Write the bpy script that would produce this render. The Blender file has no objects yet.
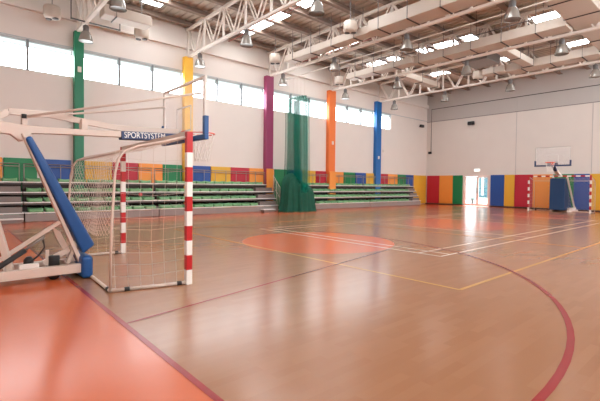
import bpy, math, random
from mathutils import Vector as V, Matrix
random.seed(4)
C = bpy.context.scene.collection
S = bpy.context.scene

# ------------------------------------------------------------------ materials
def srgb(r, g, b):
    f = lambda c: c / 12.92 if c <= .04045 else ((c + .055) / 1.055) ** 2.4
    return (f(r / 255), f(g / 255), f(b / 255), 1)

def mat(name, col, rough=.6, metal=0, noise=0, scale=6, spec=.5, bump=0):
    m = bpy.data.materials.new(name); m.use_nodes = True
    nt = m.node_tree; b = nt.nodes['Principled BSDF']
    b.inputs['Base Color'].default_value = col
    b.inputs['Roughness'].default_value = rough
    b.inputs['Metallic'].default_value = metal
    b.inputs['Specular IOR Level'].default_value = spec
    if noise or bump:
        tc = nt.nodes.new('ShaderNodeTexCoord')
        n = nt.nodes.new('ShaderNodeTexNoise'); n.inputs['Scale'].default_value = scale
        n.inputs['Detail'].default_value = 4
        nt.links.new(tc.outputs['Object'], n.inputs['Vector'])
        if noise:
            mx = nt.nodes.new('ShaderNodeMix'); mx.data_type = 'RGBA'; mx.blend_type = 'MULTIPLY'
            mx.inputs[0].default_value = 1
            mx.inputs[6].default_value = col
            r = nt.nodes.new('ShaderNodeMapRange')
            r.inputs[3].default_value = 1 - noise; r.inputs[4].default_value = 1 + noise
            nt.links.new(n.outputs['Fac'], r.inputs[0])
            nt.links.new(r.outputs[0], mx.inputs[7])
            nt.links.new(mx.outputs[2], b.inputs['Base Color'])
        if bump:
            bp = nt.nodes.new('ShaderNodeBump'); bp.inputs['Strength'].default_value = bump
            bp.inputs['Distance'].default_value = .01
            nt.links.new(n.outputs['Fac'], bp.inputs['Height'])
            nt.links.new(bp.outputs[0], b.inputs['Normal'])
    return m

def emit(name, col, s):
    m = bpy.data.materials.new(name); m.use_nodes = True
    nt = m.node_tree; nt.nodes.clear()
    e = nt.nodes.new('ShaderNodeEmission'); o = nt.nodes.new('ShaderNodeOutputMaterial')
    e.inputs[0].default_value = col; e.inputs[1].default_value = s
    nt.links.new(e.outputs[0], o.inputs[0]); return m

def sheer(name, col, clear, rough=.3, gloss=False):
    m = bpy.data.materials.new(name); m.use_nodes = True
    nt = m.node_tree; nt.nodes.clear()
    t = nt.nodes.new('ShaderNodeBsdfTransparent'); mx = nt.nodes.new('ShaderNodeMixShader')
    o = nt.nodes.new('ShaderNodeOutputMaterial')
    if gloss:
        g = nt.nodes.new('ShaderNodeBsdfGlossy'); g.inputs['Roughness'].default_value = rough
        g.inputs[0].default_value = col; src = g.outputs[0]
    else:
        d = nt.nodes.new('ShaderNodeBsdfDiffuse'); d.inputs[0].default_value = col
        tl = nt.nodes.new('ShaderNodeBsdfTranslucent'); tl.inputs[0].default_value = col
        a = nt.nodes.new('ShaderNodeMixShader'); a.inputs[0].default_value = .4
        nt.links.new(d.outputs[0], a.inputs[1]); nt.links.new(tl.outputs[0], a.inputs[2]); src = a.outputs[0]
    mx.inputs[0].default_value = 1 - clear
    nt.links.new(t.outputs[0], mx.inputs[1]); nt.links.new(src, mx.inputs[2])
    nt.links.new(mx.outputs[0], o.inputs[0]); return m

def floor_mat(name, c1, c2, rough, planks):
    m = bpy.data.materials.new(name); m.use_nodes = True
    nt = m.node_tree; b = nt.nodes['Principled BSDF']; L = nt.links.new
    b.inputs['Roughness'].default_value = rough
    b.inputs['Specular IOR Level'].default_value = FLOOR_SPEC
    tc = nt.nodes.new('ShaderNodeTexCoord')
    n = nt.nodes.new('ShaderNodeTexNoise'); n.inputs['Scale'].default_value = 1.3; n.inputs['Detail'].default_value = 3
    L(tc.outputs['Object'], n.inputs['Vector'])
    mx = nt.nodes.new('ShaderNodeMix'); mx.data_type = 'RGBA'
    if planks:
        mp = nt.nodes.new('ShaderNodeMapping'); L(tc.outputs['Object'], mp.inputs[0])
        br = nt.nodes.new('ShaderNodeTexBrick')
        br.inputs['Scale'].default_value = 1
        br.inputs['Brick Width'].default_value = .5; br.inputs['Row Height'].default_value = .085
        br.inputs['Mortar Size'].default_value = 0
        br.inputs['Color1'].default_value = (0, 0, 0, 1); br.inputs['Color2'].default_value = (1, 1, 1, 1)
        br.inputs['Mortar'].default_value = (.1, .1, .1, 1)
        L(mp.outputs[0], br.inputs[0])
        L(br.outputs['Color'], mx.inputs[0])
    else:
        L(n.outputs['Fac'], mx.inputs[0])
    mx.inputs[6].default_value = c1; mx.inputs[7].default_value = c2
    L(mx.outputs[2], b.inputs['Base Color'])
    n2 = nt.nodes.new('ShaderNodeTexNoise'); n2.inputs['Scale'].default_value = 9; n2.inputs['Detail'].default_value = 2
    L(tc.outputs['Object'], n2.inputs['Vector'])
    bp = nt.nodes.new('ShaderNodeBump'); bp.inputs['Strength'].default_value = .06; bp.inputs['Distance'].default_value = .012
    L(n2.outputs['Fac'], bp.inputs['Height']); L(bp.outputs[0], b.inputs['Normal'])
    return m

FLOOR_SPEC = .5
EXPOSURE = 0.34
WIN, SKYL = 8.0, 15.0

M = {}
M['wall'] = mat('painted wall', srgb(222, 213, 205), .85, noise=.03, scale=1.2)
M['wall_grey'] = mat('upper grey panel', srgb(192, 186, 181), .85, noise=.03, scale=1)
M['deck'] = mat('roof deck', srgb(192, 180, 168), .6, noise=.04, scale=.8)
M['purlin'] = mat('brown purlin', srgb(132, 112, 98), .6, noise=.06)
M['steel'] = mat('off white steel', srgb(226, 216, 206), .5, noise=.02)
M['duct'] = mat('duct sheet', srgb(190, 176, 162), .5, noise=.03, scale=2)
M['dark'] = mat('dark metal', srgb(62, 52, 48), .55)
M['grey'] = mat('grey metal', srgb(120, 114, 110), .45)
M['redpipe'] = mat('red pipe', srgb(165, 80, 70), .5)
M['floor'] = floor_mat('parquet vinyl', srgb(157, 108, 76), srgb(163, 114, 82), .22, True)
M['orange_floor'] = floor_mat('orange court paint', srgb(200, 96, 55), srgb(205, 102, 60), .22, False)
M['line_red'] = mat('red court line', srgb(150, 40, 42), .25)
M['line_white'] = mat('white court line', srgb(232, 218, 204), .25)
M['line_yellow'] = mat('yellow court line', srgb(204, 150, 84), .25)
for k, c in dict(red=(184, 30, 52), orange=(236, 148, 62), green=(14, 124, 72), blue=(28, 76, 150), yellow=(222, 170, 50)).items():
    M['mat_' + k] = mat(k + ' mat vinyl', srgb(*c), .5, noise=.05, scale=2)
for k, c in dict(green=(0, 116, 78), yellow=(246, 190, 60), purple=(150, 58, 98), orange=(232, 120, 56), blue=(10, 98, 168)).items():
    M['pillar_' + k] = mat(k + ' pillar paint', srgb(*c), .45, noise=.03, scale=1)
M['tread'] = mat('bleacher nosing', srgb(232, 227, 222), .45)
M['riser'] = mat('bleacher grey face', srgb(128, 116, 110), .6, noise=.08, scale=3)
M['riser_front'] = mat('bleacher front board', srgb(150, 138, 132), .55, noise=.1, scale=2)
M['fascia'] = mat('bleacher fascia', srgb(92, 84, 80), .6)
M['under'] = mat('bleacher shade and side frame', srgb(54, 44, 40), .8)  # dark tone painted for the shaded gaps; side frames share it
M['seat'] = mat('green seat plastic', srgb(120, 172, 122), .4, noise=.05)
M['rail'] = mat('rail steel', srgb(150, 140, 132), .4)
M['cream'] = mat('cream steel', srgb(204, 183, 168), .4, noise=.02)
M['white'] = mat('white paint', srgb(238, 232, 224), .4)
M['goal_red'] = mat('red goal stripe', srgb(186, 30, 34), .4)
M['pad_blue'] = mat('blue padding', srgb(18, 74, 132), .45, noise=.05, scale=4)
M['navy'] = mat('navy pad', srgb(40, 58, 96), .5)
M['rim'] = mat('red orange rim', srgb(222, 84, 58), .4)
M['net'] = mat('white net cord', srgb(216, 200, 186), .8)
M['glass'] = sheer('backboard glass', (.92, .96, .98, 1), .84)
M['glass_line'] = mat('backboard line', srgb(236, 234, 230), .4)
M['glass_far'] = mat('grey board line', srgb(196, 190, 184), .4)
M['door_glass'] = sheer('door glass', (.9, .97, 1, 1), .92, .02, True)
M['curtain'] = sheer('green net curtain', srgb(16, 140, 118), .58)
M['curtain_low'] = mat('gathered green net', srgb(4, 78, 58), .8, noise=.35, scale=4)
M['lampglass'] = mat('prismatic reflector', srgb(160, 154, 146), .25, metal=.35)
M['lampcan'] = mat('grey ballast housing', srgb(96, 92, 90), .5)
M['lampin'] = mat('lamp underside', srgb(112, 106, 96), .35, metal=.4)
M['rubber'] = mat('black rubber', srgb(36, 32, 32), .6)
M['box_white'] = mat('switch box', srgb(222, 214, 204), .5)
M['frame'] = mat('window frame', srgb(176, 180, 180), .5)
M['frame_dark'] = mat('window mullion', srgb(128, 134, 136), .5)
M['door_frame'] = mat('door frame', srgb(232, 214, 206), .45)
M['pane'] = emit('daylit window pane', (.91, .965, 1, 1), WIN)
M['pane_fill'] = emit('added fill window pane', (.92, .965, 1, 1), 11)  # stronger glow for the added out-of-view window, serves as fill
M['pane_top'] = emit('daylit blind strip', (.80, .92, .90, 1), 1.05)
M['skylight'] = emit('daylit rooflight', (.92, .965, 1, 1), SKYL)
M['exit'] = emit('lit exit sign', (1, 1, .97, 1), 1.6)
M['paving'] = mat('pale paving', srgb(225, 222, 216), .8, noise=.05)
M['bluegrey'] = mat('pale blue cladding', srgb(30, 78, 92), .5, noise=.1, scale=2)
M['base_dark'] = mat('dark skirting', srgb(70, 50, 44), .6)
M['paleteal'] = mat('pale teal wall paint', srgb(130, 172, 176), .7, noise=.15, scale=1)
M['far_pad'] = mat('dark blue stand padding', srgb(16, 58, 100), .5, noise=.05)
M['ball'] = mat('red plastic', srgb(206, 66, 72), .5)

# ------------------------------------------------------------------ mesh builder
class MB:
    def __init__(s): s.v = []; s.f = []; s.m = []; s.sm = []
    def add(s, vs, fs, mi=0, smooth=False):
        o = len(s.v); s.v += [V(p) for p in vs]
        for f in fs:
            s.f.append([o + i for i in f]); s.m.append(mi); s.sm.append(smooth)
        return s
    def box(s, x0, x1, y0, y1, z0, z1, mi=0):
        return s.add([(x, y, z) for z in (z0, z1) for y in (y0, y1) for x in (x0, x1)],
                     [(0, 2, 3, 1), (4, 5, 7, 6), (0, 1, 5, 4), (2, 6, 7, 3), (0, 4, 6, 2), (1, 3, 7, 5)], mi)
    def bar(s, p, q, w, h=None, mi=0, up=(0, 0, 1)):
        h = w if h is None else h
        p, q = V(p), V(q); d = (q - p).normalized(); up = V(up)
        if abs(d.dot(up)) > .98: up = V((1, 0, 0))
        a = d.cross(up).normalized(); b = a.cross(d).normalized()
        vs = [c + a * (i * w / 2) + b * (j * h / 2) for c in (p, q) for j in (-1, 1) for i in (-1, 1)]
        return s.add(vs, [(0, 2, 3, 1), (4, 5, 7, 6), (0, 1, 5, 4), (2, 6, 7, 3), (0, 4, 6, 2), (1, 3, 7, 5)], mi)
    def tube(s, pts, r, n=8, mi=0, closed=False, smooth=True):
        pts = [V(p) for p in pts]; N = len(pts); rings = []
        ref = None
        for i, p in enumerate(pts):
            if closed: d = pts[(i + 1) % N] - pts[i - 1]
            else: d = pts[min(i + 1, N - 1)] - pts[max(i - 1, 0)]
            d.normalize()
            if ref is None:
                ref = V((0, 0, 1)) if abs(d.z) < .9 else V((1, 0, 0))
            a = d.cross(ref).normalized(); b = a.cross(d).normalized(); ref = b
            rings.append([p + (a * math.cos(2 * math.pi * k / n) + b * math.sin(2 * math.pi * k / n)) * r for k in range(n)])
        vs = [v for g in rings for v in g]; fs = []
        for i in range(N if closed else N - 1):
            j = (i + 1) % N
            for k in range(n):
                l = (k + 1) % n; fs.append((i * n + k, i * n + l, j * n + l, j * n + k))
        if not closed: fs += [tuple(range(n))[::-1], tuple((N - 1) * n + k for k in range(n))]
        return s.add(vs, fs, mi, smooth)
    def lathe(s, prof, c, n=16, mi=0, smooth=True):
        c = V(c); vs = [c + V((r * math.cos(2 * math.pi * k / n), r * math.sin(2 * math.pi * k / n), z)) for r, z in prof for k in range(n)]
        fs = [(i * n + k, i * n + (k + 1) % n, (i + 1) * n + (k + 1) % n, (i + 1) * n + k) for i in range(len(prof) - 1) for k in range(n)]
        fs += [tuple(range(n))[::-1], tuple((len(prof) - 1) * n + k for k in range(n))]
        return s.add(vs, fs, mi, smooth)
    def prism(s, poly, ax, lo, hi, mi=0):
        def P(a, b, t):
            return {'y': (a, t, b), 'x': (t, a, b), 'z': (a, b, t)}[ax]
        n = len(poly); vs = [P(a, b, t) for t in (lo, hi) for a, b in poly]
        fs = [tuple(range(n)), tuple(range(2 * n - 1, n - 1, -1))] + [(k, n + k, n + (k + 1) % n, (k + 1) % n) for k in range(n)]
        return s.add(vs, fs, mi)
    def build(s, name, mats, parent=None, bevel=0, org=None, solid_normals=True):
        me = bpy.data.meshes.new(name)
        o = V((0, 0, 0)) if parent is None else V(parent['_o'])
        if parent is None and org is not None: o = V(org)
        me.from_pydata([p - o for p in s.v], [], s.f)
        for m in (mats if isinstance(mats, (list, tuple)) else [mats]): me.materials.append(m)
        for p, mi, sm in zip(me.polygons, s.m, s.sm): p.material_index = mi; p.use_smooth = sm
        if solid_normals:
            import bmesh
            bm = bmesh.new(); bm.from_mesh(me); bmesh.ops.recalc_face_normals(bm, faces=bm.faces); bm.to_mesh(me); bm.free()
        ob = bpy.data.objects.new(name, me); C.objects.link(ob); ob['_o'] = tuple(o)
        if parent is not None: ob.parent = parent
        else: ob.location = o
        if bevel:
            b = ob.modifiers.new('edge', 'BEVEL'); b.width = bevel; b.segments = 3; b.limit_method = 'ANGLE'; b.angle_limit = .6
            for p in me.polygons: p.use_smooth = True
            w = ob.modifiers.new('wn', 'WEIGHTED_NORMAL'); w.keep_sharp = False
        return ob

def tag(o, label, cat, group=None, kind=None):
    o['label'] = label; o['category'] = cat
    if group: o['group'] = group
    if kind: o['kind'] = kind
    return o
def thing(name, label, cat, loc, group=None):
    o = bpy.data.objects.new(name, None); C.objects.link(o); o.location = loc; o['_o'] = tuple(loc)
    o.empty_display_size = .1
    return tag(o, label, cat, group)
def copy_tree(o, parent=None):
    c = o.copy(); C.objects.link(c); c.parent = parent
    for ch in list(o.children): copy_tree(ch, c)
    return c
ORD = ['first', 'second', 'third', 'fourth', 'fifth', 'sixth', 'seventh', 'eighth', 'ninth', 'tenth', 'eleventh', 'twelfth', 'thirteenth', 'fourteenth', 'fifteenth', 'sixteenth']

# ------------------------------------------------------------------ dimensions (metres; x along the court, y towards the windowed wall)
XE, YL, XB, YR = 28.48, 17.3, -4.0, -3.2
ZR = 8.62
PX = [(3.62, 3.94, 'green'), (8.03, 8.43, 'yellow'), (12.58, 13.05, 'purple'), (17.26, 17.82, 'orange'), (21.82, 22.35, 'blue')]
TX = [3.76, 8.22, 12.83, 17.5, 22.2]

# ------------------------------------------------------------------ floor with painted court
def floor():
    b = MB()
    b.box(XB, XE + .3, YR, YL + .3, -.2, 0, 0)
    def rect(x0, x1, y0, y1, z, mi):
        b.add([(x0, y0, z), (x1, y0, z), (x1, y1, z), (x0, y1, z)], [(0, 1, 2, 3)], mi)
    def ring(cx, cy, r0, r1, a0, a1, z, mi, n=72):
        vs = []
        for i in range(n + 1):
            a = a0 + (a1 - a0) * i / n
            vs += [(cx + r0 * math.cos(a), cy + r0 * math.sin(a), z), (cx + r1 * math.cos(a), cy + r1 * math.sin(a), z)]
        b.add(vs, [(2 * i, 2 * i + 1, 2 * i + 3, 2 * i + 2) for i in range(n)], mi)
    def line(p, q, w, z, mi):
        p, q = V((*p, z)), V((*q, z)); d = (q - p).normalized(); a = V((-d.y, d.x, 0)) * w / 2
        b.add([p - a, q - a, q + a, p + a], [(0, 1, 2, 3)], mi)
    O, R, W, Y = 1, 2, 3, 4
    rect(XB, 1.3, YR, YL, .001, O)                 # surround behind the end line
    rect(1.3, XE, 14.1, YL, .001, O)               # strip in front of the bleachers
    rect(26.95, XE, YR, 14.1, .001, O)
    cy = 7.1
    for cx, cv, rr in ((6.83, 7.1, 1.84), (14.1, 7.3, 2.0), (21.3, 7.2, 1.84)):
        ring(cx, cv, 0, rr, 0, 2 * math.pi, .0012, O)
    # badminton / volleyball lines
    for x0, x1 in ((7.28, 20.7),):
        for y in (4.07, 4.57, 9.7, 10.15): line((x0, y), (x1, y), .045, .002, W)
        for x in (x0, x0 + .38, 12.0, 16.0, x1 - .38, x1): line((x, 4.07), (x, 10.15), .045, .0021, W)
    line((1.3, 13.0), (7.6, 13.0), .05, .002, W)
    x0, x1, y0, y1 = 5.12, 23.0, 2.58, 11.6
    for y in (y0, y1): line((x0, y), (x1, y), .055, .003, Y)
    for x in (x0, x1, 11.0, 17.2): line((x, y0), (x, y1), .055, .0031, Y)
    # basketball lines
    line((1.283, YR), (1.283, 14.1), .05, .004, R)
    a = math.acos(-.25)
    ring(2.78, 6.75, 5.825, 5.885, -a, a, .0041, R)
    for s in (-1, 1): line((1.3, cy - .07 - s * 3.0), (7.1, cy - .07 - s * 1.83), .032, .0042, R)
    o = b.build('floor', [M['floor'], M['orange_floor'], M['line_red'], M['line_white'], M['line_yellow']], solid_normals=False)
    tag(o, 'tan parquet sports floor with orange surround and painted court lines', 'floor', kind='structure')
floor()

# ------------------------------------------------------------------ shell
def struct(o, label, cat): return tag(o, label, cat, kind='structure')
ZW0, ZW1 = 5.37, 6.47
WXL, WXR = -3.6, 23.75
b = MB()
b.box(XB, XE + .3, YL, YL + .3, 0, ZW0)
b.box(XB, XE + .3, YL, YL + .3, ZW1, ZR)
b.box(XB, WXL, YL, YL + .3, ZW0, ZW1)
b.box(WXR, XE + .3, YL, YL + .3, ZW0, ZW1)
struct(b.build('wall_left', M['wall']), 'long beige wall with a high strip of windows', 'wall')
b = MB()
DY0, DY1, DZ = 12.3, 14.22, 2.2
b.box(XE, XE + .3, YR - .3, DY0, 0, 6.42)
b.box(XE, XE + .3, DY1, YL + .3, 0, 6.42)
b.box(XE, XE + .3, DY0, DY1, DZ, 6.42)
b.box(XE, XE + .3, YR - .3, YL + .3, 6.42, ZR, 1)
struct(b.build('wall_end', [M['wall'], M['wall_grey']]), 'end wall with glazed double door, greyer above the cable line', 'wall')
b = MB()
b.box(XB, XE, YR - .3, YR, 0, 4.6); b.box(XB, XE, YR - .3, YR, 6.6, ZR)
struct(b.build('wall_right', M['wall']), 'beige side wall facing the bleachers, beside the camera', 'wall')
struct(MB().box(XB - .3, XB, YR - .3, YL + .3, 0, ZR).build('wall_back', M['wall']), 'plain beige wall behind the camera', 'wall')

# corrugated roof deck
b = MB(); prof = []
x = XB - .3; per = .3
while x < XE + .3:
    prof += [(x, 0), (x + .14, 0), (x + .18, .05), (x + .26, .05)]; x += per
vs = []; fs = []
for px, pz in prof: vs += [(px, YR - .3, ZR + pz), (px, YL + .3, ZR + pz), (px, YR - .3, ZR + .14), (px, YL + .3, ZR + .14)]
for i in range(len(prof) - 1):
    a, c = 4 * i, 4 * i + 4
    fs += [(a, a + 1, c + 1, c), (a + 2, c + 2, c + 3, a + 3), (a, c, c + 2, a + 2), (a + 1, a + 3, c + 3, c + 1)]
b.add(vs, fs)
struct(b.build('ceiling', M['deck']), 'beige corrugated steel roof deck', 'ceiling')
struct(MB().box(XB, XE, YL - .14, YL, 7.5, 7.74).build('trim_1', M['wall']), 'beige ledge along the windowed wall just under the roof', 'trim')
struct(MB().box(XB, XE - .03, YL - .03, YL, 6.475, 6.51).build('trim_2', M['frame']), 'thin grey strip along the window heads', 'trim')
struct(MB().box(XE - .03, XE, YR, YL, 6.395, 6.43).build('trim_3', M['grey']), 'thin grey strip across the end wall below its grey upper band', 'trim')
for i, (y, w) in enumerate(((10.65, 'between the door and the hoop'), (6.45, 'behind the far goal'))):
    struct(MB().box(XE - .012, XE, y - .02, y + .02, 2.24, 7.4 if i == 0 else 6.39).build('trim_%d' % (4 + i), M['wall_grey']), 'vertical joint strip on the end wall ' + w, 'trim')
b = MB().box(XE - .11, XE, DY1, YL, 0, .08).box(XE - .11, XE, YR, DY0, 0, .08)
struct(b.build('baseboard_end', M['base_dark']), 'dark skirting under the end wall mats', 'baseboard')

# windows: one per bay, three panes each
edges = [WXL] + [e for p in PX for e in p[:2]] + [WXR]
bays = [(edges[2 * i], edges[2 * i + 1]) for i in range(len(edges) // 2)]
names = ['left of the green pillar', 'between the green and yellow pillars', 'between the yellow and purple pillars',
         'between the purple and orange pillars', 'between the orange and blue pillars', 'right of the blue pillar']
for i, ((x0, x1), nm) in enumerate(zip(bays, names)):
    n = {0: 5, 5: 1}.get(i, 3)
    org = ((x0 + x1) / 2, YL + .1, ZW0)
    b = MB(); y0, y1 = YL + .04, YL + .14
    b.box(x0 - .02, x1 + .02, y0, y1, ZW0, ZW0 + .035).box(x0 - .02, x1 + .02, y0 - .03, y1, ZW1 - .06, ZW1)
    b.box(x0, x0 + .03, y0, y1, ZW0, ZW1).box(x1 - .03, x1, y0, y1, ZW0, ZW1)
    f = b.build('window_%d' % (i + 1), M['frame'], org=org)
    struct(f, 'strip window ' + nm + ', bright with daylight', 'window')
    for k in range(n):
        a = x0 + (x1 - x0) * k / n; c = x0 + (x1 - x0) * (k + 1) / n
        MB().box(a + .005, c - .005, YL + .13, YL + .15, ZW0 + .01, 6.225).build('pane', M['pane'], f)
        MB().box(a + .005, c - .005, YL + .13, YL + .15, 6.245, ZW1 - .01).build('blind_strip', M['pane_top'], f)
        if k: MB().box(a - .04, a + .04, y0 - .05, y1, ZW0, ZW1).build('mullion', M['frame_dark'], f)
    MB().box(x0, x1, y0 + .04, y1, 6.225, 6.245).build('transom', M['frame'], f)
b = MB().box(XB, XE, YR - .16, YR - .14, 4.6, 6.6)
f = b.build('window_7', M['pane_fill'], org=(12, YR - .15, 4.6)); struct(f, 'unseen strip window added in the side wall for fill light', 'window')  # out-of-view window added to brighten the hall from the camera side
MB().box(XB, XE, YR - .2, YR - .1, 4.6, 4.65).box(XB, XE, YR - .2, YR - .1, 6.55, 6.6).build('frame', M['frame'], f)

# rooflights between the trusses
bayn = ['between the green and yellow pillar trusses', 'between the yellow and purple pillar trusses', 'between the purple and orange pillar trusses', 'between the orange and blue pillar trusses', 'beyond the blue pillar truss']
i = 0
for x, nm, L_ in [(6.2, 0, [(13.5, 16.3), (8.4, 11.2), (3.4, 6.2)]), (10.65, 1, [(13.3, 16.3), (8.9, 12.3), (3.4, 6.2)]), (15.2, 2, [(13.4, 16.2), (3.4, 6.2)]),
                  (19.05, 3, [(13.4, 15.4), (9.1, 12.1), (4.4, 6.6)]), (23.6, 4, [(12.6, 14.3), (8.7, 10.2), (4.4, 6.6)])]:
    for j, (ya, yb) in enumerate(L_):
        f = MB().box(x - .44, x + .44, ya - .06, yb + .06, ZR - .03, ZR + .02).build('window_%d' % (8 + i), M['frame'], org=(x, ya, ZR)); i += 1
        struct(f, 'white rooflight ' + bayn[nm] + ', ' + ORD[j] + ' from the windows', 'rooflight')
        MB().box(x - .36, x + .36, ya, yb, ZR - .036, ZR - .028).build('pane', M['skylight'], f)

# roof purlins
ys = [16.9 - 1.45 * k for k in range(14)]
for k, y in enumerate(ys):
    b = MB().box(XB, XE, y - .03, y + .05, 8.4, ZR - .001).box(XB, XE, y - .16, y + .05, 8.38, 8.4)
    o = b.build('roof_purlin', M['purlin'], org=(12, y, 8.4))
    tag(o, ORD[k] + ' brown roof purlin counted from the windowed wall', 'purlin', 'brown purlins under the roof deck')

# pillars
for x0, x1, c in PX:
    dy = .25
    z1 = 7.1
    o = MB().box(x0, x1, YL - dy, YL + .02, 0, z1).build('pillar', M['pillar_' + c], org=(x0, YL, 0), bevel=.012)
    tag(o, c + ' painted pillar on the windowed wall', 'pillar', 'coloured pillars on the windowed wall')

# ------------------------------------------------------------------ roof trusses
def truss(x, c):
    t = thing('roof_truss', 'white steel roof truss resting above the ' + c + ' pillar', 'truss', (x, YL - .1, 7.1), 'white roof trusses')
    y1, y0 = YL - .03, YR + .02
    MB().box(x - .06, x + .06, y0, y1, 7.07, 7.16).build('bottom_chord', M['steel'], t)
    MB().box(x - .06, x + .06, y0, y1, 8.28, 8.38).build('top_chord', M['steel'], t)
    n = 13; st = (y1 - y0 - .3) / n
    for k in range(n + 1):
        y = y1 - .15 - k * st
        MB().bar((x, y, 7.16), (x, y, 8.28), .075, .075).build('web_brace', M['steel'], t)
        if k < n:
            ym = y - st / 2
            for e in (-.075, .075):
                MB().bar((x + e, y - .07, 8.28), (x + e, ym + .05, 7.16), .035, .05).build('web_brace', M['steel'], t)
                MB().bar((x + e, y - st + .07, 8.28), (x + e, ym - .05, 7.16), .035, .05).build('web_brace', M['steel'], t)
    return t
for x, p in zip(TX, PX): truss(x, p[2])

# ------------------------------------------------------------------ air ducts
def duct(label, x0, x1, y0, y1, z0, z1, fat=None, axis='y', step=1.25, vents=()):
    t = thing('air_duct', label, 'duct', ((x0 + x1) / 2, y1, z0), 'beige air ducts under the roof')
    b = MB().box(x0, x1, y0, y1, z0, z1).build('duct_body', M['duct'], t, bevel=.03)
    if fat:
        fx0, fx1, fy0, fy1, fz0, fz1 = fat
        MB().box(fx0, fx1, fy0, fy1, fz0, fz1).build('main_body', M['duct'], t, bevel=.03)
    if axis == 'y':
        y = y1 - .6
        while y > (fat[2] if fat else y0) + .3:
            A = fat if (fat and y < fat[3]) else (x0, x1, 0, 0, z0, z1)
            xa, xb, za, zb = A[0], A[1], A[4], A[5]
            MB().box(xa - .02, xb + .02, y - .02, y + .02, za - .025, za).build('strap', M['dark'], t)
            for xx in (xa - .012, xb + .012): MB().box(xx - .008, xx + .008, y - .01, y + .01, za - .02, ZR - .04).build('hanger_rod', M['grey'], t)
            y -= step
    else:
        x = x0 + .4
        while x < x1:
            MB().box(x - .02, x + .02, y0 - .02, y1 + .02, z0 - .025, z0).build('strap', M['dark'], t)
            for yy in (y0 - .012, y1 + .012): MB().box(x - .01, x + .01, yy - .008, yy + .008, z0 - .02, ZR - .04).build('hanger_rod', M['grey'], t)
            x += 1.6
    return t
Z0 = 7.22
duct('beige duct beside the purple pillar truss, widening away from the windows', 12.1, 12.62, 9.9, 15.0, Z0, Z0 + .3, (12.02, 12.78, 4.64, 9.9, Z0 - .02, Z0 + .42))
duct('beige duct beside the orange pillar truss running out from the windows', 16.5, 17.1, 10.9, 15.0, Z0, Z0 + .3, (16.7, 17.46, 4.64, 10.9, Z0 - .02, Z0 + .36))
duct('beige duct beside the blue pillar truss running out from the windows', 21.0, 21.6, 8.5, 9.6, Z0, Z0 + .3, (21.2, 22.0, 4.64, 8.5, Z0 - .02, Z0 + .36))
duct('wide main duct running lengthwise that the side ducts join', 9.5, 22.6, 3.55, 4.6, Z0 + .05, Z0 + .75, axis='x')
duct('short duct running lengthwise by the green pillar truss', 4.1, 5.75, 15.0, 15.6, Z0, Z0 + .36, axis='x')
duct('narrow cross duct between the orange and blue pillar trusses, away from the windows', 17.48, 21.18, 7.2, 7.65, Z0, Z0 + .3, axis='x')
duct('narrow cross duct between the orange and blue pillar trusses, nearer the windows', 18.0, 21.9, 12.5, 12.95, Z0, Z0 + .3, axis='x')

def diffuser(label, x, y, z, first=[]):
    t = thing('air_diffuser', label, 'air diffuser', (x, y, z), 'white air diffusers on the ducts')
    MB().lathe([(.16, .02), (.24, .05), (.27, .12), (.27, .38), (.24, .44)], (x, y, z), 20).build('drum', M['duct'], t)
    for s in (-1, 1):
        b = MB().lathe([(.085, -.01), (.1, 0), (.1, .03)], (x + .085 * s, y - .09 * s, z + .005), 14)
        b.build('outlet', M['dark'], t)
    MB().box(x - .012, x + .012, y - .012, y + .012, z + .44, ZR - .04).build('hanger_rod', M['grey'], t)
for l, x, y, z in [('white air diffuser by the windows short of the green pillar', 2.75, 16.2, 7.0), ('white air diffuser under the duct end past the green pillar', 5.75, 16.05, 7.0),
                   ('white air diffuser at the window end of the purple truss duct', 11.7, 15.2, 7.1), ('white air diffuser where the purple truss duct widens', 11.72, 10.5, 7.25),
                   ('white air diffuser at the window end of the orange truss duct', 16.5, 15.55, 7.0), ('white air diffuser at the end of the blue truss duct', 21.3, 9.95, 7.1)]:
    diffuser(l, x, y, z)
t = thing('air_handling_unit', 'grey boxed fan unit hanging beyond the orange pillar truss', 'fan unit', (19.3, 8.9, 7.3))
MB().box(18.6, 20.0, 8.3, 9.5, 7.3, 7.95).build('housing', M['grey'], t, bevel=.02)
for xx in (18.65, 19.95):
    for yy in (8.35, 9.45): MB().box(xx - .012, xx + .012, yy - .012, yy + .012, 7.95, ZR - .04).build('hanger_rod', M['dark'], t)

# sprinkler pipes and conduits
def pipe(label, x, z, y0, y1, m, r=.025):
    t = thing('sprinkler_pipe' if m == 'redpipe' else 'conduit_pipe', label, 'pipe', (x, y1, z), 'thin pipes under the roof')
    MB().tube([(x, y1, z), (x, y0, z)], r, 8).build('pipe_run', M[m], t)
    y = y1 - 1.2
    while y > y0:
        MB().tube([(x, y, z), (x, y, ZR - .03)], .008, 6).build('hanger_rod', M[m], t); y -= 3.4
for a in [('red sprinkler pipe between the yellow and purple pillar trusses', 10.0, 8.1, YR + .1, 16.6, 'redpipe'), ('red sprinkler pipe between the purple and orange pillar trusses', 14.6, 8.1, YR + .1, 16.6, 'redpipe'),
          ('red sprinkler pipe between the orange and blue pillar trusses', 18.6, 8.1, YR + .1, 16.6, 'redpipe'),
          ('dark conduit between the purple and orange pillar trusses', 15.6, 7.32, 4.75, 12.0, 'dark'), ('dark conduit just past the orange pillar truss', 18.1, 7.62, 4.75, 11.0, 'dark')]:
    pipe(*a, r=.018)
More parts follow.
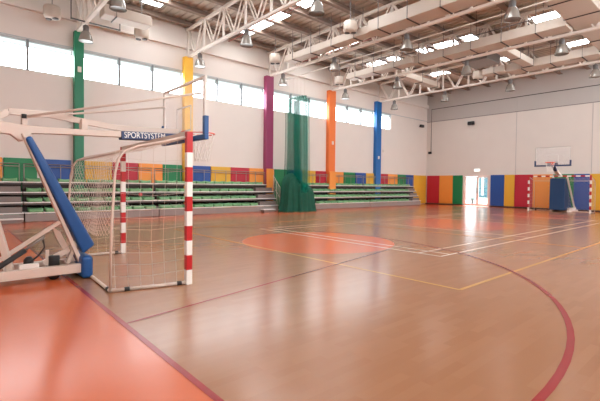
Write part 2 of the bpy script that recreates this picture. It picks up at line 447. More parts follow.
# cable tray by the green pillar
t = thing('cable_tray', 'dark cable tray bracket hanging over the green pillar', 'cable tray', (4.0, 15.9, 7.1))
MB().box(3.25, 4.9, 15.85, 15.93, 7.08, 7.11).build('tray_rail', M['dark'], t)
MB().box(3.25, 3.28, 15.87, 15.9, 7.1, ZR - .04).build('hanger_rod', M['dark'], t)
MB().box(4.87, 4.9, 15.87, 15.9, 7.1, ZR - .04).build('hanger_rod', M['dark'], t)

# ------------------------------------------------------------------ pendant lamps
def lamp_proto():
    t = thing('pendant_lamp', '', 'lamp', (0, 0, 0), 'pendant lamps under the trusses')
    n = 32; prof = [(.1, .36), (.13, .33), (.17, .25), (.2, .14), (.225, .04), (.232, .0)]
    b = MB(); vs = []; fs = []
    for r, z in prof:
        for k in range(n): vs.append((r * (1 + (.03 if k % 2 else 0)) * math.cos(2 * math.pi * k / n), r * (1 + (.03 if k % 2 else 0)) * math.sin(2 * math.pi * k / n), z))
    for i in range(len(prof) - 1):
        for k in range(n): fs.append((i * n + k, i * n + (k + 1) % n, (i + 1) * n + (k + 1) % n, (i + 1) * n + k))
    b.add(vs, fs, 0, True)
    b.build('reflector', M['lampglass'], t)
    MB().lathe([(.21, .015), (.225, .01), (.225, .03), (.12, .03)], (0, 0, 0), 24).build('lens', M['lampin'], t)
    MB().lathe([(.07, .34), (.1, .37), (.1, .55), (.06, .58)], (0, 0, 0), 16).build('ballast_housing', M['lampcan'], t)
    MB().tube([(0, 0, .57), (0, 0, .62)], .014, 6).build('hook', M['dark'], t)
    return t
LP = lamp_proto(); used = False
rows = ['by the windows', 'second from the windows', 'third from the windows', 'fourth from the windows']
lys = [16.0, 12.4, 8.7, 5.0]
for i, (x, p) in enumerate(zip(TX, PX)):
    for j, y in enumerate(lys):
        if i == 0 and j > 1 or i == 1 and j > 2: continue
        o = LP if not used else copy_tree(LP); used = True
        o.location = (x + (.1 if i == 4 else 0), y, 6.43 if i < 4 else 6.46)
        o['label'] = 'pendant lamp under the ' + p[2] + ' pillar truss, ' + rows[j]

# ------------------------------------------------------------------ wall mats
def wmat(label, col, x0=None, x1=None, wall='left', y0=None, y1=None, off=0):
    b = MB()
    if wall == 'left': b.box(x0 + .008, x1 - .008, YL - .09 - off, YL - off - .002, .04, 2.22); org = (x0, YL, .04)
    else: b.box(XE - .09, XE - .002, y0 + .008, y1 - .008, .09, 2.22); org = (XE, y0, .09)
    o = b.build('wall_mat', M['mat_' + col], org=org, bevel=.02)
    tag(o, label, 'wall mat', 'padded wall mats')
L = [('orange', .2, 1.43, 'orange wall mat left of the green one, behind the near hoop'), ('green', 1.45, 2.45, 'green wall mat left of the green pillar'),
     ('blue', 2.62, 3.55, 'blue wall mat touching the green pillar'), ('yellow', 4.0, 5.0, 'yellow wall mat just right of the green pillar'),
     ('red', 5.0, 6.05, 'red wall mat between green and yellow pillars'), ('orange', 6.05, 7.1, 'orange wall mat between green and yellow pillars'),
     ('green', 7.1, 8.01, 'green wall mat touching the yellow pillar'), ('blue', 8.45, 9.45, 'blue wall mat just right of the yellow pillar'),
     ('yellow', 9.45, 10.55, 'yellow wall mat between yellow and purple pillars'), ('red', 10.55, 11.65, 'red wall mat between yellow and purple pillars'),
     ('orange', 11.65, 12.56, 'orange wall mat just left of the purple pillar'), ('green', 13.3, 14.35, 'green wall mat behind the green net curtain'),
     ('blue', 14.35, 15.3, 'blue wall mat behind the green net curtain'), ('yellow', 15.3, 16.35, 'yellow wall mat right of the net curtain'),
     ('red', 16.35, 17.24, 'red wall mat just left of the orange pillar'), ('orange', 17.84, 18.78, 'orange wall mat just right of the orange pillar'),
     ('green', 18.78, 19.9, 'green wall mat between orange and blue pillars'), ('blue', 19.9, 20.98, 'blue wall mat between orange and blue pillars'),
     ('yellow', 20.98, 21.8, 'yellow wall mat just left of the blue pillar'), ('red', 22.37, 23.4, 'red wall mat just right of the blue pillar'),
     ('orange', 23.4, 24.55, 'orange wall mat right of the blue pillar, next to a green one'), ('green', 24.55, 25.6, 'green wall mat near the right end of the bleachers'),
     ('blue', 25.6, 26.6, 'blue wall mat above the right end of the bleachers'), ('yellow', 26.6, 27.45, 'yellow wall mat right of the blue one at the end of the bleachers'),
     ('yellow', 27.45, 28.36, 'yellow wall mat in the corner of the hall')]
for c, x0, x1, l in L: wmat(l, c, x0, x1)
wmat('orange mat on the front of the purple pillar', 'orange', 12.58, 13.05, off=.255)
wmat('orange mat on the front of the orange pillar', 'orange', 17.26, 17.82, off=.255)
E_ = [('red', 16.12, 17.18, 'red wall mat on the end wall by the corner'), ('orange', 15.03, 16.12, 'orange wall mat left of the door'),
      ('green', 14.27, 15.03, 'narrow green wall mat touching the door'), ('blue', 11.33, 12.25, 'blue wall mat just right of the door'),
      ('yellow', 10.67, 11.33, 'yellow wall mat right of the door'), ('red', 9.56, 10.67, 'red wall mat left of the far goal'),
      ('orange', 8.42, 9.56, 'orange wall mat behind the far goal'), ('green', 7.3, 8.42, 'green wall mat behind the far hoop stand'),
      ('blue', 6.5, 7.3, 'blue wall mat behind the far goal'), ('yellow', 5.4, 6.5, 'yellow wall mat right of the far goal'),
      ('red', 4.3, 5.4, 'red wall mat beyond the yellow one right of the far goal')]
for c, y0, y1, l in E_: wmat(l, c, wall='end', y0=y0, y1=y1)

# ------------------------------------------------------------------ door and outdoors
d = MB().box(XE - .03, XE + .1, DY0, DY0 + .1, 0, DZ).box(XE - .03, XE + .1, DY1 - .1, DY1, 0, DZ).box(XE - .03, XE + .1, DY0 + .1, DY1 - .1, DZ - .07, DZ)
d = d.build('door_1', M['door_frame'], org=(XE, 13.26, 0)); struct(d, 'glazed white double door in the end wall under an exit sign', 'door')
ym = 13.2
for y0, y1 in ((DY0 + .1, ym), (ym, DY1 - .1)):
    b = MB(); s = .085
    b.box(XE + .01, XE + .06, y0 + .004, y0 + s, .02, DZ - .08).box(XE + .01, XE + .06, y1 - s, y1 - .004, .02, DZ - .08)
    b.box(XE + .01, XE + .06, y0 + s, y1 - s, .02, .16).box(XE + .01, XE + .06, y0 + s, y1 - s, DZ - .15, DZ - .08)
    lf = b.build('leaf', M['door_frame'], d)
    MB().box(XE + .03, XE + .04, y0 + s, y1 - s, .16, DZ - .15).build('pane', M['door_glass'], lf)
    hy = y1 - .05 if y0 < 13 else y0 + .05
    MB().tube([(XE - .03, hy, .9), (XE - .05, hy, .95), (XE - .05, hy, 1.25), (XE - .03, hy, 1.3)], .012, 8).build('handle', M['grey'], lf)
o = MB().box(XE + .3, 60, -10, 45, -.1, -.01).build('ground', M['paving']); struct(o, 'bright pale paving outside the glazed door', 'ground')
t = thing('outbuilding', 'dark teal building seen outside through the right door leaf', 'building', (34, 14.9, -.01))
MB().box(33, 36, 14.35, 15.25, .5, 3.0).build('body', M['bluegrey'], t)
MB().box(33.1, 35.9, 14.4, 15.2, -.01, .5).build('plinth', M['paving'], t)
MB().box(32.9, 36.1, 14.25, 15.35, 3.0, 3.15).build('roof', M['white'], t)
MB().box(32.96, 33, 14.75, 14.95, .7, 2.6).build('window', M['frame'], t)
o = MB().box(42, 42.2, 18.6, 30, -.01, 2.4).build('garden_wall', M['paleteal'], org=(42, 20, 0)); tag(o, 'pale teal wall outside behind the left door leaf', 'wall')
t = thing('bench', 'dark slatted bench outside the left door leaf', 'bench', (33, 16.0, -.01))
for k in range(3): MB().box(32.7 + .16 * k, 32.84 + .16 * k, 15.5, 16.6, .42, .46).build('seat_slat', M['grey'], t)
for yy in (15.65, 16.45): MB().box(32.75, 33.1, yy - .03, yy + .03, -.01, .42).build('leg', M['dark'], t)

# exit sign, spots, conduit
t = thing('exit_sign', 'lit white exit sign above the glazed door', 'sign', (XE, 13.2, 2.5))
MB().box(XE - .06, XE - .002, 13.0, 13.45, 2.47, 2.68).build('housing', M['white'], t)
MB().box(XE - .065, XE - .06, 13.03, 13.42, 2.49, 2.66).build('lit_face', M['exit'], t)
def spot(label, p, aim):
    t = thing('wall_speaker', label, 'speaker', p, 'small black wall speakers')
    p = V(p); a = V(aim)
    MB().bar(p, p + a * .22, .05).build('bracket', M['dark'], t)
    MB().bar(p + a * .2 + V((0, -.2, 0)), p + a * .2 + V((0, .22, 0)), .22, .24).build('cabinet', M['rubber'], t, bevel=.02)
spot('small black box speaker on the end wall above the door', (XE - .005, 13.65, 5.95), (-1, 0, 0))
t = thing('wall_speaker', 'small black box speaker high in the corner by the windowed wall', 'speaker', (27.35, YL - .005, 6.0), 'small black wall speakers')
MB().bar((27.35, YL - .005, 6.0), (27.35, YL - .2, 6.0), .05).build('bracket', M['dark'], t)
MB().box(27.12, 27.58, YL - .32, YL - .18, 5.9, 6.1).build('cabinet', M['rubber'], t, bevel=.02)
t = thing('wall_conduit', 'dark conduit running along and down the end wall to a black box', 'conduit', (XE, 16.9, 4))
MB().tube([(XE - .03, 16.9, 4.05), (XE - .03, 16.9, 7.38), (XE - .03, 3.0, 7.38)], .022, 8).build('conduit_run', M['dark'], t)
MB().box(XE - .1, XE - .003, 16.85, 17.1, 3.92, 4.1).build('junction_box', M['rubber'], t)
for l, p in [('white socket box on the green pillar', (3.72, YL - .25, 5.56)), ('white socket box on the orange pillar', (17.5, YL - .25, 3.85)), ('white socket box on the blue pillar', (22.0, YL - .25, 3.2)),
             ('small white socket box on the wall right of the blue pillar', (22.85, YL, 3.72))]:
    o = MB().box(p[0], p[0] + .12, p[1] - .05, p[1] - .002, p[2], p[2] + .2).build('socket_box', M['box_white'], org=p); tag(o, l, 'socket box', 'small boxes on pillars and wall')

# ------------------------------------------------------------------ bleachers
ZT = [.33, .68, 1.03, 1.39]; YF = [16.4, 16.6, 16.8, 17.0]
def seat_mesh():
    b = MB(); nx, ny = 8, 6; W, D = .43, .3; vs = []; fs = []
    def h(u, v): return .05 + .055 * max(0, (v - .45) / .55) ** 1.5 + .03 * abs(2 * u - 1) ** 3 + .012 * (v < .1)
    for j in range(ny + 1):
        for i in range(nx + 1):
            u, v = i / nx, j / ny; r = .03 * (abs(2 * u - 1) ** 4)
            vs.append(((u - .5) * W, r + v * D, h(u, v) + .04))
    n = len(vs); vs += [(x, y, .0 + .015 * (1 if 0 else 0)) for x, y, z in vs]
    w = nx + 1
    for j in range(ny):
        for i in range(nx):
            a = j * w + i; fs.append((a, a + 1, a + w + 1, a + w)); fs.append((n + a, n + a + w, n + a + w + 1, n + a + 1))
    for i in range(nx):
        fs.append((i, n + i, n + i + 1, i + 1)); a = ny * w + i; fs.append((a, a + 1, n + a + 1, n + a))
    for j in range(ny):
        a = j * w; fs.append((a, a + w, n + a + w, n + a)); a = j * w + nx; fs.append((a, n + a, n + a + w, a + w))
    b.add(vs, fs, 0, True); return b
SEAT = None
def bleacher(label, x0, x1, seats, aisle=None, top_x1=None):
    global SEAT
    t = thing('bleacher', label, 'bleacher', ((x0 + x1) / 2, 16.4, 0), 'grey bleachers with green seats')
    # front board
    MB().box(x0 + .01, x1 - .01, YF[0] + .03, YF[0] + .06, .015, ZT[0] - .05).build('front_board', M['riser_front'], t)
    for k in range(4):
        xr = x1 if (k < 3 or top_x1 is None) else top_x1
        MB().box(x0 + .005, xr - .005, YF[k], YL - .12, ZT[k] - .035, ZT[k]).build('tread', M['tread'], t)
        if k:
            MB().box(x0 + .01, xr - .01, YF[k] + .02, YF[k] + .05, ZT[k] - .10, ZT[k] - .04).build('fascia', M['fascia'], t)
            MB().box(x0 + .01, x1 - .01, 17.1, 17.14, ZT[k - 1], ZT[k] - .04).build('gap_shade', M['under'], t)  # dark sheet standing in for the shade behind the seats
    for xx in (x0 + .02, x1 - .06):
        MB().box(xx, xx + .04, YF[0] + .1, 17.12, 0, ZT[0] - .04).build('side_frame', M['under'], t)
    for k in range(4):
        for s0, s1 in seats[k]:
            n = max(1, int((s1 - s0) / .455)); st = (s1 - s0) / n
            for i in range(n):
                loc = V((s0 + st * (i + .5), YF[k] + .03, ZT[k] + .001)) - V(t['_o'])
                if SEAT is None:
                    SEAT = seat_mesh().build('seat', M['seat']); SEAT.location = loc; SEAT.parent = t; o = SEAT
                else:
                    o = SEAT.copy(); C.objects.link(o); o.parent = t; o.location = loc
    if aisle:
        a0, a1 = aisle
        for k in range(3):
            z0 = ZT[k]
            MB().box(a0, a1, YF[k] + .06, YF[k] + .36, z0 + .001, z0 + .19).build('aisle_step', M['riser'], t)
    # guard rail along the top
    xe = top_x1 or x1
    b = MB()
    for z in (2.02, 1.93): b.tube([(x0 + .06, 17.1, z), (xe - .06, 17.1, z)], .016, 8)
    rail = b.build('guard_rail', M['rail'], t)
    n = max(2, int((xe - x0) / .55))
    for i in range(n + 1):
        xx = x0 + .06 + (xe - x0 - .12) * i / n
        MB().tube([(xx, 17.1, ZT[3]), (xx, 17.1, 2.02)], .012 if i % 3 else .02, 6).build('baluster', M['rail'], rail)
    return t
full = lambda a, b: [[(a, b)]] * 4
bleacher('bleacher section with grey aisle steps at the far left, behind the near hoop', -2.6, 1.95, [[(-2.4, .9)], [(-2.4, .9)], [(-2.4, .9)], [(-2.4, 1.85)]], (1.0, 1.9))
bleacher('bleacher section behind the near goal, below the green pillar', 1.97, 6.62, full(2.05, 6.55))
bleacher('bleacher section between the near goal and the green net curtain', 6.64, 12.95, [[(6.7, 11.7)], [(6.7, 11.7)], [(6.7, 11.7)], [(6.7, 12.4)]], (11.8, 12.85), 12.6)
bleacher('bleacher section just right of the green net curtain', 14.85, 20.5, [[(15.9, 20.4)], [(15.5, 20.4)], [(15.2, 20.4)], [(15.0, 20.4)]])
bleacher('bleacher section at the right end, below the blue pillar', 20.52, 26.35, [[(20.6, 24.9)], [(20.6, 25.2)], [(20.6, 25.5)], [(20.6, 25.9)]], (25.3, 26.2))
# stair with handrail in the gap
def rail(label, x, y):
    t = thing('stair_handrail', label, 'handrail', (x, y, 0), 'steel handrails beside the bleachers')
    b = MB()
    MB().tube([(x, YF[0] - .02, 0), (x, YF[0] - .02, 1.25), (x, 17.1, 2.02), (x, 17.1, 0)], .02, 8).build('rail_frame', M['steel'], t)
    for k in range(1, 5):
        yy = YF[0] + .14 * k; MB().tube([(x, yy, 0), (x, yy, 1.25 + .77 * (.14 * k + .02) / .72)], .011, 6).build('baluster', M['steel'], t)
    MB().tube([(x, YF[0] - .02, .7), (x, 17.1, 1.45)], .012, 6).build('mid_rail', M['steel'], t)
rail('pale handrail at the right end of the bleacher left of the net curtain', 13.0, 16.8)
t = thing('step', 'low grey step at the foot of the bleacher beside the net curtain', 'step', (12.4, 16.2, 0), 'low grey steps before the bleachers')
MB().box(11.75, 12.5, 16.08, 16.38, .11, .15).build('tread', M['tread'], t); MB().box(11.8, 12.45, 16.1, 16.38, 0, .11).build('base', M['riser'], t)
t = thing('step', 'low grey step at the foot of the bleacher behind the near hoop', 'step', (1, 16.2, 0), 'low grey steps before the bleachers')
MB().box(-.2, 1.9, 16.08, 16.38, .12, .16).build('tread', M['tread'], t); MB().box(-.15, 1.85, 16.1, 16.38, 0, .12).build('base', M['riser'], t)
o = MB().lathe([(.02, 0), (.05, .01), (.075, .05), (.075, .09), (.05, .13), (.02, .14)], (5.95, 16.7, ZT[1] + .16), 14).build('ball', M['ball'], org=(5.95, 16.7, ZT[1] + .16))
tag(o, 'small red ball lying on a green bleacher seat behind the near goal', 'ball')

# ------------------------------------------------------------------ green net curtain
def curtain():
    t = thing('net_curtain', 'tall green net curtain gathered in a bundle between the bleachers', 'curtain', (13.6, 15.85, 0))
    def sheet(y0, y1, xc, z0, z1, folds, amp, ph):
        n = folds * 8; nz = 14; vs = []; fs = []
        for j in range(nz + 1):
            v = j / nz; z = z0 + (z1 - z0) * v
            w = 1 + .10 * (1 - v)
            for i in range(n + 1):
                u = i / n; a = u * folds * 2 * math.pi + ph
                vs.append((xc + amp * math.sin(a) + .05 * math.sin(3 * v + ph), (y0 + y1) / 2 + (y1 - y0) * (u - .5) * w + .04 * math.cos(a * 2), z))
        for j in range(nz):
            for i in range(n): k = j * (n + 1) + i; fs.append((k, k + 1, k + n + 2, k + n + 1))
        return MB().add(vs, fs, 0, True)
    sheet(15.08, 16.56, 13.5, 1.0, 5.9, 8, .12, 0).build('net_panel', M['curtain'], t, solid_normals=False)
    sheet(15.75, 16.2, 13.78, 1.0, 5.8, 3, .09, 2).build('net_panel', M['curtain'], t, solid_normals=False)
    sheet(15.1, 15.4, 13.76, 1.0, 5.8, 2, .09, 1).build('net_panel', M['curtain'], t, solid_normals=False)
    # gathered foot, draped in deep folds
    n = 168; prof = [(.0, 1.10), (.06, 1.02), (.4, .98), (.8, .95), (1.15, .93), (1.4, .88), (1.55, .78), (1.62, .62), (1.64, .4)]
    vs = []; fs = []
    for z, s in prof:
        for k in range(n):
            a = 2 * math.pi * k / n
            w = .3 + .7 * math.exp(-((z - .3) / 1.3) ** 2)
            f = 1 + w * (.11 * abs(math.sin(9.5 * a + .5 * z)) ** .7 + .08 * math.sin(7 * a + 1 - z) + .05 * math.sin(17 * a + 2) - .08)
            tilt = 1 + .22 * math.cos(a - 2.42)
            vs.append((13.72 + 1.05 * s * f * math.cos(a), 15.75 + .56 * s * f * math.sin(a), z * tilt + .001))
    for i in range(len(prof) - 1):
        for k in range(n): fs.append((i * n + k, i * n + (k + 1) % n, (i + 1) * n + (k + 1) % n, (i + 1) * n + k))
    fs.append(tuple(range((len(prof) - 1) * n, len(prof) * n))); fs.append(tuple(range(n))[::-1])
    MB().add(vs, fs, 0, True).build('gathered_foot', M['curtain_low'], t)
    for y in (15.2, 15.5, 15.8, 16.1, 16.4):
        MB().tube([(13.6, y, 5.85), (13.6, y, 7.0)], .006, 6).build('hanging_cord', M['net'], t)
    MB().tube([(13.6, YL - .2, 7.0), (13.6, YR + .1, 7.0)], .022, 8).build('curtain_rail', M['steel'], t)
curtain()

# ------------------------------------------------------------------ handball goals
def strand(b, p, q, r, sag=0, n=4, dirv=(0, 0, -1)):
    p, q = V(p), V(q); d = V(dirv)
    pts = [p.lerp(q, i / n) + d * (sag * 4 * (i / n) * (1 - i / n)) for i in range(n + 1)]
    b.tube(pts, r, 4, smooth=False)
def goal(label, org, ang, far=False, net_r=.0022, cell=.12):
    """org = foot of the right-hand post; goal mouth runs along +y (rotated by ang), depth towards -x (sgn)"""
    t = thing('handball_goal', label, 'goal', org, 'striped handball goals')
    sg = 1 if far else -1; W = 3.08
    ca, sa = math.cos(ang), math.sin(ang)
    def T(d, w, z):      # d: depth behind the mouth, w: along the mouth
        x = sg * d; w += 0 if far else .16 * d * (1 - w / W)
        return V((org[0] + x * ca + w * sa, org[1] - x * sa * 1 + w * ca, z))
    s = .08
    for w in (0, W):
        b = MB(); z = 0
        for k in range(10):
            z1 = z + .2 if k < 9 else 2.08
            b.bar(T(0, w, z), T(0, w, z1), s, s, k % 2, up=(ca, -sa, 0)); z = z1
        b.build('post', [M['white'], M['goal_red']], t)
    b = MB(); n = 14
    for k in range(n):
        a = s / 2 + (W - s) * k / n; c = s / 2 + (W - s) * (k + 1) / n
        b.bar(T(0, a, 2.04), T(0, c, 2.04), s, s, (k % 2) if far else 0)
    b.build('crossbar', [M['cream'] if not far else M['white'], M['goal_red']], t)
    D = .96
    prof = [(.96, .02), (.945, .85), (.905, 1.5), (.87, 1.67), (.80, 1.78), (.63, 1.855), (.34, 1.925), (.05, 2.01)]
    for w in (.0, W):
        MB().tube([T(d, w, z) for d, z in prof], .016, 10).build('rear_upright', M['cream'], t)
    MB().tube([T(.8, 0, 1.78), T(.8, W, 1.78)], .016, 8).build('rear_bar', M['cream'], t)
    b = MB()
    b.tube([T(.04, 0, .024), T(D, 0, .024)], .022, 8).tube([T(D, 0, .024), T(D, W, .024)], .022, 8).tube([T(D, W, .024), T(.04, W, .024)], .022, 8)
    gb = b.build('ground_frame', M['cream'], t)
    for d, w in ((.12, 0), (D * .8, 0), (D, .1), (D, W - .1), (.12, W)):
        MB().tube([T(d - .03, w, .024), T(d + .03, w, .024)] if w in (0, W) else [T(d, w - .04, .024), T(d, w + .04, .024)], .03, 8).build('coupling', M['rubber'], gb)
    # netting
    b = MB()
    def rear(z):
        for (d0, z0), (d1, z1) in zip(prof[:-1], prof[1:]):
            if z0 <= z <= z1: return d0 + (d1 - d0) * (z - z0) / (z1 - z0)
        return .05
    nw = int(W / cell); nz = int(1.8 / cell)
    # back: diamond mesh hanging from the rear bar
    for i in range(-nz, nw + 1):
        for sgn in (1, -1):
            w0 = i * cell if sgn > 0 else (nw - i) * cell; pts = []
            for k in range(nz + 1):
                w = w0 + sgn * k * cell
                zb = .05 if far else .72 - .12 * math.sin(math.pi * min(1, max(0, w / W))); z = zb + (1.78 - zb) * k / nz
                if -.001 <= w <= W + .001: pts.append(T(rear(z) - .03 + .05 * math.sin(w * 2.1 + z), w, z))
            if len(pts) > 1: b.tube(pts, net_r * (1 if far else 1.5), 4, smooth=False)
    # sides
    for w in (0, W):
        k = 1
        while k * cell < D - .05:
            d = k * cell; ztop = 2.0 - .24 * d; b.tube([T(d, w, .03), T(d + .02, w + .03, .6), T(d, w + .02, 1.3), T(d, w, ztop)], net_r, 4, smooth=False); k += 1
        z = .05
        while z < 1.75:
            b.tube([T(.04, w, z), T(rear(z) * .5, w + .03, z - .04), T(rear(z), w, z)], net_r, 4, smooth=False); z += cell
    # roof of the net
    for i in range(nw + 1):
        w = i * cell; b.tube([T(.04, w, 2.0), T(.45, w, 1.83), T(.8, w, 1.78)], net_r, 4, smooth=False)
    for k in range(1, 6):
        d = .14 * k; b.tube([T(d, 0, 2.0 - .25 * d), T(d, W * .25, 1.96 - .25 * d), T(d, W * .75, 1.96 - .25 * d), T(d, W, 2.0 - .25 * d)], net_r, 4, smooth=False)
    b.build('net', M['net'], t)
    return t
goal('red and white handball goal standing beside the padded near hoop', (2.474, 5.122, 0), .036, net_r=.0016, cell=.15)
goal('red and white handball goal against the end wall under the far hoop', (26.14, 5.93, 0), 0, far=True, net_r=.003, cell=.2)

# ------------------------------------------------------------------ hoop: board, rim, net
def text_obj(txt, size, m, parent, M4, ext=.002, spacing=1.0):
    cu = bpy.data.curves.new('lettering', 'FONT'); cu.body = txt; cu.size = size; cu.extrude = ext; cu.align_x = 'LEFT'; cu.align_y = 'CENTER'; cu.space_character = spacing
    tmp = bpy.data.objects.new('tmp', cu); C.objects.link(tmp)
    dg = bpy.context.evaluated_depsgraph_get(); me = bpy.data.meshes.new_from_object(tmp.evaluated_get(dg))
    bpy.data.objects.remove(tmp); bpy.data.curves.remove(cu)
    o = V(parent['_o']); me.transform(Matrix.Translation(-o) @ M4); me.materials.append(m)
    ob = bpy.data.objects.new('lettering', me); C.objects.link(ob); ob.parent = parent; ob['_o'] = tuple(o); return ob

def board(t, x, yc, z0, w, h, face, padm, far=False, frame_m=None):
    """face=+1: playing side towards +x"""
    y0, y1, z1 = yc - w / 2, yc + w / 2, z0 + h
    bd = MB().box(x - .008, x + .008, y0, y1, z0, z1).build('backboard', M['glass'], t)
    b = MB(); f = .035; fm = frame_m or M['steel']
    fy = .07 if not far else .04
    b.box(x - .02, x + .02, y0, y0 + fy, z0, z1).box(x - .02, x + .02, y1 - fy, y1, z0, z1).box(x - .02, x + .02, y0 + fy, y1 - fy, z1 - f, z1).box(x - .02, x + .02, y0 + fy, y1 - fy, z0, z0 + f)
    b.build('board_frame', fm, bd)
    b = MB(); xx = x + face * .012; q = .025
    ty0, ty1, tz0, tz1 = yc - .295, yc + .295, z0 + .15, z0 + .6
    for a in ((ty0, ty0 + q, tz0, tz1), (ty1 - q, ty1, tz0, tz1), (ty0 + q, ty1 - q, tz1 - q, tz1), (ty0 + q, ty1 - q, tz0, tz0 + q)): b.box(xx - .002, xx + .002, *a)
    b.build('target_square', frame_m or M['glass_line'], bd)
    b = MB(); p = .04
    b.box(x - p, x + p, y0 - .035, y1 + .035, z0 - .05, z0 + .035)
    for ya in (y0 - .035, y1 - .045): b.box(x - p, x + p, ya, ya + .08, z0 + .035, z0 + (.34 if not far else .28))
    b.build('edge_pad', padm, bd, bevel=.012)
    # rim
    rz = z0 + .15; R = .23; xc = x + face * (.15 + R)
    b = MB().tube([(xc + R * math.cos(a), yc + R * math.sin(a), rz) for a in [2 * math.pi * k / 28 for k in range(28)]], .011 if not far else .02, 8, closed=True)
    b.box(min(x, x + face * .02), max(x, x + face * .02), yc - .08, yc + .08, rz - .16, rz + .02)
    for s in (-1, 1): b.bar((x + face * .02, yc + .07 * s, rz - .01), (xc - face * R * .85, yc + .14 * s, rz), .03, .02)
    rim = b.build('rim', M['rim'], t)
    b = MB(); n = 12
    rad = [(.0, .225), (-.13, .195), (-.27, .16), (-.39, .135), (-.50, .13)]
    for k in range(n):
        for s in (1, -1):
            pts = []
            for j, (dz, r) in enumerate(rad):
                a = 2 * math.pi * (k + s * j * .5) / n; pts.append((xc + r * math.cos(a), yc + r * math.sin(a), rz - .012 + dz))
            b.tube(pts, .008 if not far else .004, 4, smooth=False)
    b.build('hoop_net', M['white'], rim)
    return bd

# near mobile hoop (lowered)
t = thing('basketball_hoop', 'mobile basketball hoop with blue padded leaning mast beside the near goal', 'basketball hoop', (.9, 6.75, 0), 'basketball hoops')
HY = 6.72
board(t, 3.2, 6.86, 2.16, 1.70, 1.0, 1, M['pad_blue'])
# base: two floor beams, cross members, front foot pad, wheels
for y in (6.39, 6.9):
    MB().box(-1.2, 1.44, y - .05, y + .05, .09, .215).build('base_beam', M['cream'], t, bevel=.01)
for x in (-.9, .55, 1.3): MB().box(x, x + .1, 6.44, 6.85, .1, .2).build('cross_member', M['cream'], t)
MB().box(1.425, 1.575, 6.28, 6.98, .005, .325).build('foot_pad', M['pad_blue'], t, bevel=.05)
def wheel(x, y, r):
    w = MB(); n = 18; vs = []; fs = []
    for yy, rr in ((y - .03, r * .8), (y - .022, r), (y + .022, r), (y + .03, r * .8)):
        for k in range(n): vs.append((x + rr * math.cos(2 * math.pi * k / n), yy, r + .002 + rr * math.sin(2 * math.pi * k / n)))
    for i in range(3):
        for k in range(n): fs.append((i * n + k, i * n + (k + 1) % n, (i + 1) * n + (k + 1) % n, (i + 1) * n + k))
    fs += [tuple(range(n))[::-1], tuple(range(3 * n, 4 * n))]
    return w.add(vs, fs, 0, False)
for x, y in ((1.12, 6.53), (1.12, 6.78), (-.7, 6.53), (-.7, 6.78)):
    wheel(x, y, .085).build('wheel', M['rubber'], t)
# transport jack by the wheel
b = MB().bar((1.0, 6.58, .24), (1.32, 6.58, .40), .05, .07).bar((1.05, 6.58, .2), (1.05, 6.58, .42), .04).bar((1.30, 6.58, .2), (1.42, 6.58, .52), .06, .05)
b.build('jack_bracket', M['cream'], t)
MB().lathe([(.055, .19), (.07, .2), (.07, .33), (.055, .34)], (1.13, 6.56, 0), 14).build('jack_motor', M['rubber'], t)
# leaning mast: two steel rails under a padded sleeve
def lean(p, q, n0, n1, y0, y1):   # quad side profile in x,z between p (low) and q (high), offsets n0..n1 along the front normal
    p, q = V((p[0], 0, p[1])), V((q[0], 0, q[1])); d = (q - p).normalized(); nn = V((d.z, 0, -d.x))
    return [(c.x, c.z) for c in (p + nn * n0[0], p + nn * n1[0], q + nn * n1[1], q + nn * n0[1])]
low, high = (1.473, .335), (.778, 1.96)
MB().prism(lean((1.49, .2), (.765, 2.03), (-.055, -.02), (.0, .0), 0, 0), 'y', 6.47, 6.60).build('mast_rail', M['cream'], t, bevel=.006)
P = lean(low, high, (.001, .001), (.165, .11), 0, 0)
P = [P[0], (P[1][0] + .01, P[1][1] + .06), (P[2][0] + .02, P[2][1] - .1), (P[2][0] - .03, P[2][1] + .0), P[3]]
MB().prism(P, 'y', 6.42, 6.66).build('mast_pad', M['pad_blue'], t, bevel=.035)
MB().prism([(1.34, .21), (1.42, .21), (1.22, .66), (1.12, .74), (1.16, .60)], 'y', 6.62, 6.68).build('mast_shoe', M['cream'], t)
# rear link, struts and damper
MB().bar((.62, 6.5, .2), (.20, 6.66, 2.05), .08, .08).build('rear_link', M['cream'], t, bevel=.01)
for y in (6.52, 6.62): MB().bar((.30, y, .20), (1.22, y, .82), .03, .035).build('strut', M['cream'], t)
MB().tube([(.28, 6.46, .12), (.78, 6.46, .46)], .035, 12).build('damper', M['rubber'], t)
MB().tube([(.76, 6.46, .45), (1.0, 6.46, .62)], .016, 10).build('damper_rod', M['grey'], t)
MB().tube([(.98, 6.45, .58), (1.0, 6.44, .48), (.93, 6.44, .38), (.84, 6.45, .30), (.82, 6.45, .22)], .012, 8).build('hose', M['rubber'], t)
MB().box(.70, .92, 6.36, 6.43, .216, .28).build('control_box', M['box_white'], t, bevel=.008)
MB().lathe([(.05, .22), (.06, .24), (.06, .31), (.03, .35)], (.83, 6.58, 0), 12).build('valve', M['rubber'], t)
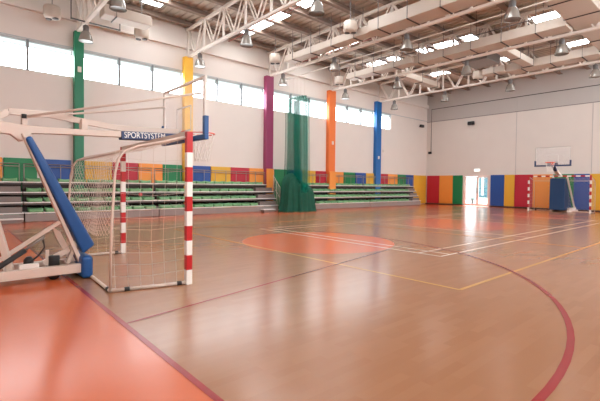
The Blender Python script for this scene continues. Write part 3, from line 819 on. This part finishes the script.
# boom, bent upper arm, braces
MB().prism([(-.7, 2.0), (.45, 2.03), (.64, 2.02), (.74, 1.93), (.88, 1.96), (.88, 2.05), (1.1, 2.065), (2.15, 2.105), (2.15, 2.195), (1.1, 2.155), (.8, 2.16), (.5, 2.19), (-.7, 2.17)], 'y', HY - .06, HY + .06).build('boom', M['cream'], t, bevel=.008)
bp = MB().prism([(2.07, 2.065), (3.14, 2.12), (3.14, 2.245), (2.07, 2.2)], 'y', HY - .075, HY + .075).build('boom_sleeve', M['navy'], t, bevel=.015)
A = [(-.5, 2.12), (.42, 2.18), (.64, 2.345), (1.12, 2.36), (2.05, 2.262), (3.1, 2.30)]
b = MB()
for p, q in zip(A[:-1], A[1:]): b.bar((p[0], HY + .12, p[1]), (q[0], HY + .12, q[1]), .05, .085)
b.build('upper_arm', M['cream'], t)
for q in ((.78, .84, 2.15, 2.32), (1.52, 1.60, 2.15, 2.33)): MB().box(q[0], q[1], HY - .02, HY + .16, q[2], q[3]).build('arm_plate', M['cream'], t)
MB().tube([(.81, HY, 2.28), (3.17, 6.10, 2.88)], .017, 10).build('brace', M['cream'], t)
MB().tube([(.81, HY + .06, 2.28), (3.17, 7.62, 2.85)], .017, 10).build('brace', M['cream'], t)
MB().lathe([(.03, 2.255), (.03, 2.31)], (.80, HY - .02, 0), 10).build('pivot_bolt', M['rubber'], t)
b = MB().box(3.12, 3.18, 6.55, 7.2, 2.19, 2.29)
b.build('board_bracket', M['cream'], t)
# lettering on the camera side of the sleeve
M4 = Matrix.Translation((2.11, HY - .078, 2.137)) @ Matrix.Rotation(math.radians(-2.6), 4, 'Y') @ Matrix.Rotation(math.pi / 2, 4, 'X') @ Matrix.Diagonal((.78, 1, 1, 1))
text_obj('SPORTSYSTEM', .135, M['white'], bp, M4, .001)

# far hoop
t = thing('basketball_hoop', 'basketball hoop on a blue padded stand behind the far goal', 'basketball hoop', (27.2, 7.5, 0), 'basketball hoops')
board(t, 25.0, 7.45, 2.6, 1.72, 1.02, -1, M['navy'], far=True, frame_m=M['glass_far'])
for y in (7.15, 7.85):
    MB().bar((26.5, y, 2.05), (28.05, y, .2), .09, .07).build('mast', M['white'], t, bevel=.01)
    MB().box(26.9, 28.2, y - .06, y + .06, .1, .22).build('base_beam', M['white'], t)
MB().box(26.6, 28.2, 7.0, 7.14, 0, .1).box(26.6, 28.2, 7.86, 8.0, 0, .1).build('base_foot', M['white'], t)
MB().prism([(26.35, .1), (27.9, .12), (26.7, 1.85), (26.4, 1.95)], 'y', 7.21, 7.98).build('front_pad', M['far_pad'], t, bevel=.04)
MB().bar((26.55, 7.5, 2.05), (25.75, 7.5, 2.35), .2, .12).build('boom', M['white'], t, bevel=.01)
MB().bar((25.75, 7.5, 2.35), (25.05, 7.47, 2.68), .16, .13).build('boom_pad', M['navy'], t, bevel=.02)
MB().box(25.02, 25.07, 7.2, 7.7, 2.6, 2.8).build('board_bracket', M['navy'], t)

# ------------------------------------------------------------------ light: sun through the door, sky, windows and rooflights
sun = bpy.data.lights.new('sun', 'SUN'); sun.energy = 11; sun.angle = .01; sun.color = (1, .96, .9)
so = bpy.data.objects.new('sun', sun); C.objects.link(so); so.location = (35, 13, 10)
dv = V((-.60, .22, -1)).normalized(); so.rotation_euler = dv.to_track_quat('-Z', 'Y').to_euler()
w = bpy.data.worlds.new('sky'); S.world = w; w.use_nodes = True
bg = w.node_tree.nodes['Background']; bg.inputs[0].default_value = (.86, .94, 1, 1); bg.inputs[1].default_value = 6.0

# ------------------------------------------------------------------ camera
yaw, pit, rol, f, cyy, hh = .8499, -.022, .011, 401.156, 193.8965, 1.3735
cy_, sy_ = math.cos(yaw), math.sin(yaw)
F = V((cy_, sy_, 0)); R = V((sy_, -cy_, 0)); U = V((0, 0, 1))
c, s = math.cos(pit), math.sin(pit); F2 = c * F + s * U; U2 = -s * F + c * U
c, s = math.cos(rol), math.sin(rol); R3 = c * R + s * U2; U3 = -s * R + c * U2
cam = bpy.data.cameras.new('camera'); co = bpy.data.objects.new('camera', cam); C.objects.link(co)
m = Matrix((R3, U3, -F2)).transposed().to_4x4(); m.translation = V((0, 0, hh)); co.matrix_world = m
cam.sensor_fit = 'HORIZONTAL'; cam.sensor_width = 36; cam.lens = 36 * f / 600
cam.shift_y = (cyy - 200.5) / 600
cam.clip_end = 300; cam.clip_start = .05
S.camera = co
for o in list(C.objects):
    if '_o' in o: del o['_o']
vs_ = S.view_settings; S.display_settings.display_device = 'sRGB'
vs_.view_transform = 'Standard'; vs_.look = 'None'; vs_.gamma = 1; vs_.use_curve_mapping = False; vs_.exposure = EXPOSURE
S.cycles.use_denoising = True
S.cycles.sample_clamp_indirect = 6; S.cycles.caustics_reflective = False; S.cycles.caustics_refractive = False
S.cycles.max_bounces = 10; S.cycles.diffuse_bounces = 5; S.cycles.transparent_max_bounces = 16
